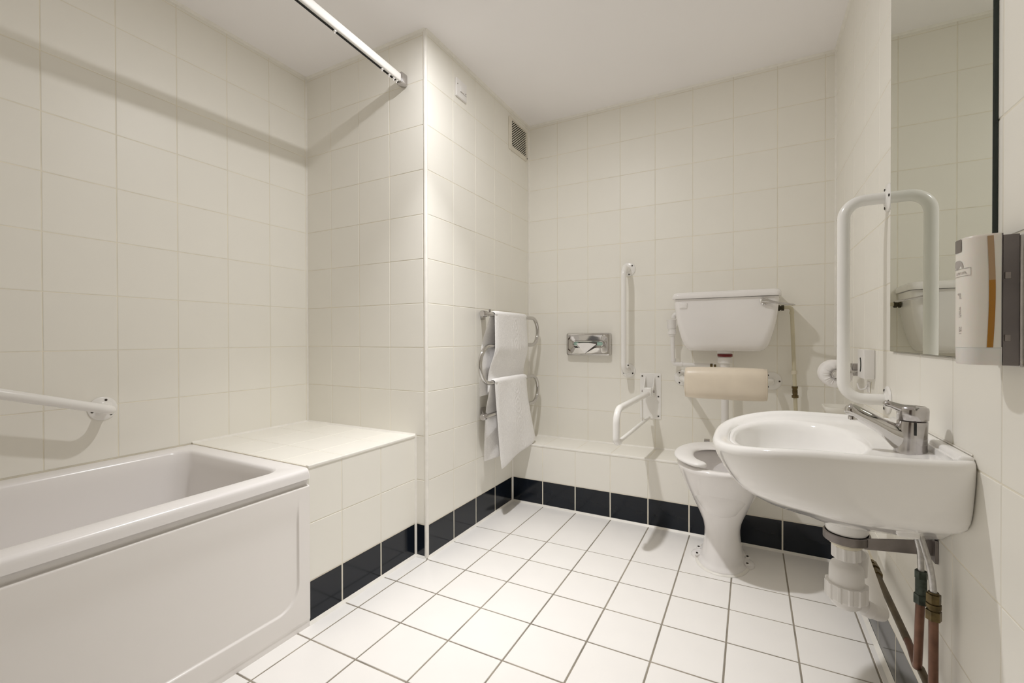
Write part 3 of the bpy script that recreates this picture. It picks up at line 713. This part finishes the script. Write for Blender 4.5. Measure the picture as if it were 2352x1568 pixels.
for bb, tip, zs, zt in ((.266, -.066, .7630, .735), (.258, -.058, .7560, .7325), (.252, -.052, .7500, .7310)): R_.append(plan(bb, tip, zs, zt, back=XR-.030, taper=.03))
NP = len(R_[0])
deck = R_[-1]
bcx, bcy, ba, bbv = .100, YC-.005, .140, .215
def bowlring(sc, z, sh=0, drop=0):
    out = []
    for p in deck:
        a = math.atan2(p.y-bcy, p.x-bcx); r = 1/((abs(math.cos(a))/ba)**2.3+(abs(math.sin(a))/bbv)**2.3)**(1/2.3)
        x = bcx+sh+r*sc*math.cos(a); y = bcy+r*sc*math.sin(a)
        out.append(Vector((x, y, z-drop*max(0, (.10-x)/.15)**1.5)))
    return out
b1 = bowlring(1.06, .7440, 0, .0165)
R_.append([deck[i].lerp(b1[i], .45)+Vector((0, 0, -.004)) for i in range(NP)])
R_ += [b1, bowlring(1.0, .7405, 0, .0155), bowlring(.965, .731, 0, .013), bowlring(.94, .715, 0, .012), bowlring(.90, .685, .002, .006), bowlring(.82, .650, .004), bowlring(.68, .625, .008), bowlring(.45, .608, .012), bowlring(.22, .600, .014), bowlring(.10, .598, .014)]
MB().loft(R_).build('basin', 'china', wsn, 60)
MB().lathe([(.024, .5995), (.026, .6025), (.018, .6035), (.010, .601), (.001, .601)], (.114, YC-.005, 0)).build('plug_hole', 'chrome', wsn)
# upstand at the wall
MB().box((XR-.024, YC-.236, .735), (XR-.0008, YC+.236, .7715), .007).build('upstand', 'china', wsn, 50)
MB().box((XR-.002, YC-.222, .7700), (XR-.0006, YC+.222, .7735), .001).build('sealant_bead', 'bead', wsn)
MB().lathe([(.0435, .560), (.0435, .5230), (.041, .5175), (.001, .5175)], (.206, YC-.004, 0), 'z', 36).build('waste_boss', 'china', wsn, 50)
MB().box((.268, 1.190, .5760), (.305, 1.215, .606), .004).build('fixing_lug', 'china', wsn)
# bracket strap
br = root('basin_bracket', 'grey steel bracket strap under the washbasin clamped round the waste', 'bracket', (.28, YC, .5))
TXB, TYB = .206, YC-.004
MB().lathe([(.046, .5165), (.0475, .515), (.0475, .498), (.046, .4965), (.0435, .4965), (.0435, .5165)], (TXB, TYB, 0), 'z', 40).loft([[Vector((x, TYB-.030+dyy, z)) for x, z in ((TXB+.03, .5165), (XR-.001, .5385), (XR-.001, .505), (TXB+.03, .492))] for dyy in (0, .004)]).box((XR-.006, TYB-.05, .495), (XR-.0008, TYB+.05, .545)).build('strap', 'steel', br)
# bottle trap
tr = root('bottle_trap', 'white plastic bottle trap hanging under the washbasin', 'waste trap', (TXB, TYB, .33))
MB().lathe([(.036, .4975), (.037, .495), (.036, .489), (.031, .485), (.028, .480)], (TXB, TYB, 0)).build('washer', 'plastic_cream', tr)
def ribbed(cx, cy, prof, nr, dep, seg=64):
    rings = []
    for r, h in prof:
        ring = []
        for k in range(seg):
            a = 2*PI*k/seg; rr = r+(dep if (k*nr//seg) % 1 == 0 and (k*nr/seg) % 1 < .3 and r > .02 else 0)
            ring.append(Vector((cx+rr*math.cos(a), cy+rr*math.sin(a), h)))
        rings.append(ring)
    return MB().loft(rings)
ribbed(TXB, TYB, [(.026, .484), (.029, .482), (.029, .455), (.027, .452), (.020, .452)], 10, .0018).build('top_nut', 'plastic', tr, 30)
MB().lathe([(.021, .455), (.021, .446), (.024, .442), (.031, .438), (.0345, .430), (.0352, .42), (.0355, .400), (.0360, .388), (.034, .386)], (TXB, TYB, 0)).build('bottle', 'plastic', tr, 50)
ribbed(TXB, TYB, [(.036, .3925), (.0415, .3925), (.0415, .358), (.039, .354), (.034, .352)], 12, .0026, 96).build('bottle_nut', 'plastic', tr, 30)
MB().lathe([(.036, .356), (.035, .350), (.031, .341), (.024, .334), (.014, .331), (.001, .330)], (TXB, TYB, 0)).build('bottle_cup', 'plastic', tr, 60)
MB().tube([(TXB+.012, TYB-.004, .352), (TXB+.040, TYB+.004, .338)], .0165, 20).tube([(TXB+.036, TYB+.003, .340), (TXB+.050, TYB+.007, .333)], .0190, 20).build('outlet_socket', 'plastic', tr)
MB().tube(bend([(TXB+.045, TYB+.006, .3355), (.278, 1.372, .3175), (.284, 1.60, .350), (.30, 1.95, .395)], [.028, .2], 10), [.0175]*6+[.0190]*18, 24).build('waste_pipe', 'plastic', tr, 60)
MB().tube([(.2335, 1.342, .465), (.2425, 1.372, .455), (.243, 1.378, .40)], [.012, .013, .011], 16).build('side_inlet', 'plastic', tr, 60)

# supply pipes
sp = root('supply_pipe', 'tarnished copper pipe rising from the floor to a hose under the washbasin, nearest the camera', 'pipe', (.327, 1.20, 0))
PXc, PYc = .327, 1.196
MB().tube([(PXc, PYc, -.0), (PXc, PYc+.0005, .44)], .0079, 20).build('tube', 'copper', sp, 60)
nut = MB(); 
for a, b_, r, sg in ((.418, .437, .0128, 6), (.437, .442, .0095, 16), (.442, .4505, .0122, 16), (.4505, .453, .0095, 16), (.453, .470, .0118, 6), (.470, .4735, .0085, 14)):
    nut.tube([(PXc, PYc, a), (PXc, PYc, b_)], r, sg)
nut.build('compression_fitting', 'brass', sp, 30)
MB().tube(bend([(PXc, PYc, .470), (PXc-.004, PYc+.002, .520), (PXc-.022, PYc+.035, .610)], .12, 10), .0058, 16).build('hose', 'hose', sp, 60)
s2 = root('supply_pipe', 'dark copper pipe bending along the wall to a second hose under the washbasin', 'pipe', (.327, 1.235, .25))
PX2, PY2 = .322, 1.252
MB().tube(bend([(PX2, PY2, .46), (PX2+.001, 1.278, .2600), (.331, 1.36, .264), (.331, 1.70, .289)], [.020, .4], 8), .0079, 20).build('tube', 'copper', s2, 60)
MB().tube([(.331, 1.38, .2655), (.331, 1.70, .289)], .0083, 20).build('painted_run', 'copper_paint', s2, 60)
MB().tube([(.331, 1.29, .2585), (.332, .90, .225)], .0079, 20).build('lower_run', 'copper_paint', s2, 60)
MB().tube([(.331, 1.72, .2905), (.331, YF-.02, .345)], .0088, 20).build('upper_run', 'plastic_cream', s2, 60)
fi = MB()
for a, b_, r, sg in ((1.665, 1.688, .0135, 6), (1.688, 1.70, .0100, 16), (1.70, 1.712, .0138, 16), (1.712, 1.722, .0100, 16), (1.722, 1.738, .0125, 6)):
    fi.tube([(.331, a, .289+(a-1.7)*.08), (.331, b_, .289+(b_-1.7)*.08)], r, sg)
fi.tube([(.331, 1.70, .289), (.318, 1.70, .283)], .006, 10)
fi.build('isolating_valve', 'brass', s2, 30)
nut = MB()
for a, b_, r, sg in ((.420, .440, .0125, 6), (.440, .474, .0100, 12), (.474, .490, .0108, 6)):
    nut.tube([(PX2, PY2, a), (PX2, PY2, b_)], r, sg)
nut.build('compression_fitting', 'brass_green', s2, 30)
MB().tube(bend([(PX2, PY2, .488), (PX2-.001, PY2+.002, .53), (PX2-.016, PY2+.012, .612)], .1, 10), .0056, 16).build('hose', 'hose', s2, 60)

# ------------------------------------------------------------------ mixer tap
tp = root('mixer_tap', 'chrome single-lever mixer tap on the washbasin', 'tap', (.306, 1.24, .745))
TX_, TY_ = .3005, 1.238
def oval(c, rx, ry, z, n=28): return [Vector((c[0]+rx*math.cos(2*PI*k/n), c[1]+ry*math.sin(2*PI*k/n), z)) for k in range(n)]
MB().loft([oval((TX_, TY_), .0285, .0285, .738), oval((TX_, TY_), .028, .028, .747), oval((TX_, TY_), .0268, .0265, .754), oval((TX_+.001, TY_), .0262, .0255, .775), oval((TX_+.002, TY_), .0260, .0252, .80), oval((TX_+.003, TY_), .0255, .0248, .8115), oval((TX_+.003, TY_), .023, .023, .8125)]).build('body', 'chrome_soft', tp, 50)
MB().tube([(TX_+.004, TY_, .772), (TX_-.010, TY_, .7745), (TX_-.021, TY_, .779), (TX_-.032, TY_, .7855), (TX_-.043, TY_, .793), (TX_-.057, TY_, .8015), (TX_-.075, TY_, .812), (TX_-.093, TY_, .8225), (TX_-.103, TY_, .8285), (TX_-.109, TY_, .832), (TX_-.112, TY_, .8335)],
          [(.036, .021), (.033, .020), (.027, .0185), (.0215, .0172), (.0178, .016), (.0160, .0152), (.0152, .0148), (.0148, .0145), (.0142, .0140), (.0115, .0115), (.005, .005)], 28).build('spout', 'chrome', tp, 60)
MB().lathe([(.0105, 0), (.0105, -.006), (.0085, -.008), (.001, -.008)], (TX_-.098, TY_, .8135), 'z', 20).build('aerator', 'chrome', tp)
MB().loft([oval((TX_+.003, TY_), .0245, .0240, .8135), oval((TX_+.003, TY_), .0262, .0256, .815), oval((TX_+.0035, TY_), .0266, .0256, .834), oval((TX_+.0035, TY_), .0255, .0250, .840), oval((TX_+.0035, TY_), .021, .021, .8430), oval((TX_+.0035, TY_), .018, .018, .8415), oval((TX_+.0035, TY_), .004, .004, .8425)]).build('handle_cap', 'chrome_soft', tp, 50)
MB().tube([(TX_+.004, TY_, .833), (TX_-.012, TY_, .8355), (TX_-.022, TY_, .8395), (TX_-.034, TY_, .8445), (TX_-.043, TY_, .8465), (TX_-.046, TY_, .8465)], [(.0125, .020), (.0105, .016), (.0085, .0125), (.0070, .011), (.0068, .010), (.003, .005)], 20).build('lever', 'chrome_soft', tp, 60)
MB().box((TX_-.001, TY_-.0272, .785), (TX_+.0035, TY_-.0245, .812), .0008).build('indicator_slot', 'black', tp)

# ------------------------------------------------------------------ mirror
mi = root('wall_mirror', 'tall frameless mirror on the right wall above the washbasin', 'mirror', (XR, 1.34, .95))
MB().box((XR-.0070, 1.0335, .9500), (XR-.0006, 1.6500, 2.24)).build('glass', 'mirror_edge', mi, 0)
MB().add([(XR-.00706, 1.0345, .9508), (XR-.00706, 1.6492, .9508), (XR-.00706, 1.6492, 2.2392), (XR-.00706, 1.0345, 2.2392)], [(0, 1, 2, 3)]).build('reflective_face', 'mirror_face', mi, 0)

# ------------------------------------------------------------------ soap dispenser
sd = root('soap_dispenser', 'white wall soap dispenser with an amber level window beside the mirror', 'soap dispenser', (XR, .99, .945))
DY0, DY1, DZ0, DZ1 = .951, 1.029, .944, 1.149
DYC = (DY0+DY1)/2; DXB = .338
def dsec(z, s=1.0, n=28):
    out = []
    for k in range(n+1):
        a = PI*k/n; c, s_ = math.cos(a), math.sin(a)
        out.append(Vector((DXB-abs(s_)**.72*.0385*s, DYC-math.copysign(abs(c)**.72, c)*.037*s, z)))
    return out
def dpt(t, z, off=0):
    """t: angle 0 (near edge)..pi (far edge) on the curved front"""
    c, s_ = math.cos(t), math.sin(t)
    p = Vector((DXB-abs(s_)**.72*.0385, DYC-math.copysign(abs(c)**.72, c)*.037, z))
    return p+Vector((-s_, -c, 0))*off
MB().box((XR-.005, DY0-.001, DZ0), (XR-.0006, DY1+.003, DZ1-.006), .001).build('back_plate', 'chrome_soft', sd)
MB().box((DXB+.0005, DY0+.001, DZ0+.002), (XR-.005, DY0+.003, DZ1-.004), 0).box((DXB+.0005, DY1-.004, DZ0+.002), (XR-.005, DY1-.002, DZ1-.004), 0).box((DXB-.001, DY0+.002, DZ0+.03), (DXB+.0008, DY1-.002, DZ1-.001), 0).build('side_bracket', 'steel_dark', sd, 0)
MB().loft([dsec(DZ0+.029), dsec(DZ1-.004), dsec(DZ1-.0015, .99), dsec(DZ1, .96)]).build('cartridge', 'cartridge', sd, 50)
MB().loft([dsec(DZ0+.002, .96), dsec(DZ0+.005, .985), dsec(DZ0+.0288)]).build('base_cup', 'cartridge_clear', sd, 50)
for z in (.983, 1.078):
    MB().box((DXB+.002, DY0-.0008, z), (DXB+.0085, DY0+.001, z+.010), .0005).build('clip', 'steel', sd)
def strip(t0, t1, z0, z1_, off=.0006, nz=14, bow=0):
    vs, fs = [], []
    for j in range(nz+1):
        z = z0+(z1_-z0)*j/nz; sh = bow*math.sin(PI*(z-.975)/.17)
        for i in range(5):
            t = t0+(t1-t0)*i/4-sh; vs.append(dpt(t, z, off))
    for j in range(nz):
        for i in range(4): fs.append((j*5+i, j*5+i+1, (j+1)*5+i+1, (j+1)*5+i))
    return MB().add(vs, fs)
ta_, tb_ = .15, .31
strip(ta_, tb_, .9735, 1.0775, bow=.05).build('level_window', 'amber', sd, 60, label='amber liquid level window')
strip(ta_, tb_, 1.0775, 1.1455, bow=.05).build('empty_window', 'amber_pale', sd, 60, label='pale amber top of the level window')
strip(1.38, 1.80, 1.127, 1.1475, .0008).build('top_tab', 'steel', sd, 60)
def text_on(s, zbase, tcen, size, mname, vertical=False):
    cu = bpy.data.curves.new('print', 'FONT'); cu.body = s; cu.size = size; cu.align_x = 'CENTER'
    ob = bpy.data.objects.new('print', cu); COL.objects.link(ob)
    dg = bpy.context.evaluated_depsgraph_get(); me = bpy.data.meshes.new_from_object(ob.evaluated_get(dg))
    vs = []
    for v in me.vertices:
        x, y = v.co.x, v.co.y
        if vertical: x, y = y, -x
        vs.append(dpt(tcen-x/.036, zbase+y, .0005))
    fs = [tuple(p.vertices) for p in me.polygons]
    bpy.data.objects.remove(ob); bpy.data.curves.remove(cu); bpy.data.meshes.remove(me)
    return MB().add(vs, fs).build('lettering', mname, sd, 0)
text_on('strum,', 1.0905, 1.36, .0085, 'grey_print')
def stroke(t0, z0, t1, z1_, w_=.0007):
    n_ = 8; vs = []
    for i in range(n_+1):
        f_ = i/n_; t = t0+(t1-t0)*f_; z = z0+(z1_-z0)*f_
        horiz = abs(t1-t0) > .05
        vs += [dpt(t, z-(w_/2 if horiz else 0), .0005) if horiz else dpt(t-w_/.072, z, .0005), dpt(t, z+w_/2, .0005) if horiz else dpt(t+w_/.072, z, .0005)]
    return vs, [(2*i, 2*i+1, 2*i+3, 2*i+2) for i in range(n_)]
lm = MB()
for a in ((.88, 1.0875, 1.95, 1.0875), (.88, 1.0995, 1.95, 1.0995), (.88, 1.0875, .88, 1.0995)): lm.add(*stroke(*a))
lm.build('logo_box', 'grey_print', sd, 0)
vs = [dpt(1.62, 1.1005, .0005)]+[dpt(1.62-.36*math.cos(PI*k/16), 1.1005+.0135*math.sin(PI*k/16), .0005) for k in range(17)]
MB().add(vs, [(0, k, k+1) for k in range(1, 17)]).build('logo_arch', 'grey_print', sd, 0)
text_on('gel', 1.056, 1.52, .0085, 'grey_print', True)
text_on('wash', 1.030, 1.52, .0085, 'grey_print', True)
text_on('2&1', 1.000, 1.52, .0085, 'grey_print', True)

# ------------------------------------------------------------------ toilet roll, alarm reset box, hook, soap dish
trl = root('toilet_roll_holder', 'chrome toilet roll arm fixed to the right wall behind the U-shaped bar', 'roll holder', (XR, 2.06, .857))
MB().box((XR-.030, 2.050, .848), (XR-.0006, 2.088, .894), .003).build('wall_mount', 'chrome_soft', trl)
MB().tube(bend([(XR-.004, 2.065, .868), (.325, 2.00, .866), (.276, 1.985, .860), (.276, 2.105, .857)], [.02, .012], 6), .0045, 12).build('arm', 'chrome', trl, 60)
MB().lathe([(.001, -.012), (.012, -.012), (.0175, -.007), (.0185, 0), (.012, .002)], (.279, 2.0, .8545), 'y', 24).build('end_knob', 'chrome', trl)
rc = Vector((.279, 2.055, .8545))
rings = []
for r, h, cr_ in ((.014, -.030, 0), (.018, -.046, .5), (.026, -.050, 1), (.034, -.049, 1), (.043, -.046, .7), (.049, -.040, .3), (.0505, -.03, 0), (.0505, .045, 0), (.048, .05, 0), (.018, .05, 0)):
    rings.append([rc+Vector((r*math.sin(2*PI*k/72), h+cr_*.0022*math.sin(k*1.57*3+math.sin(k)*2), r*math.cos(2*PI*k/72))) for k in range(72)])
ro = MB().loft(rings).build('toilet_roll', 'tissue', None, 60)
ro['label'] = 'white toilet roll with puckered end hanging behind the U-shaped bar'; ro['category'] = 'toilet roll'
ab = root('alarm_reset_box', 'small white plastic alarm reset box on the right wall inside the U-shaped bar', 'alarm box', (XR, 1.91, .90))
MB().box((XR-.030, 1.858, .8515), (XR-.0006, 1.957, .9490), .002).build('case', 'plastic', ab)
ar = [Vector((XR-.0304, 1.918+.018*math.cos(a), .897+.026*math.sin(a))) for a in [PI*.62+PI*.76*k/12 for k in range(13)]]
MB().tube(ar, [.0008]+[.0022]*11+[.0008], 8).build('pull_slot', 'black', ab)
hk = root('wall_hook', 'small clear plastic hook on the right wall below the alarm box', 'hook', (XR, 1.95, .81))
MB().box((XR-.003, 1.925, .800), (XR-.0006, 1.965, .838), .001).build('back_pad', 'plastic', hk)
MB().tube(bend([(XR-.002, 1.945, .832), (XR-.010, 1.945, .812), (XR-.026, 1.947, .806), (XR-.032, 1.948, .830)], .008), .0028, 10).build('hook_arm', 'plastic', hk, 60)
cdm = MB().tube([(XR-.002, 1.90, .84), (XR-.003, 1.903, .81), (XR-.003, 1.903, .765)], .0007, 6).build('pull_cord', 'plastic_cream', ab)
so = root('soap_dish', 'cream ceramic soap dish on the right wall behind the washbasin', 'soap dish', (XR, 2.24, .69))
def srr(d_, z): return rrect(.262+d_, XR-.0008, 2.16+d_, 2.30-d_, [.004, .03, .03, .004], z, 6)
MB().loft([srr(.03, .676), srr(.012, .682), srr(.003, .694), srr(0, .706), srr(.001, .710), srr(.006, .711), srr(.010, .706), srr(.02, .696), srr(.035, .693)]).build('dish', 'tile', so, 60)

print('objects', len(bpy.data.objects))
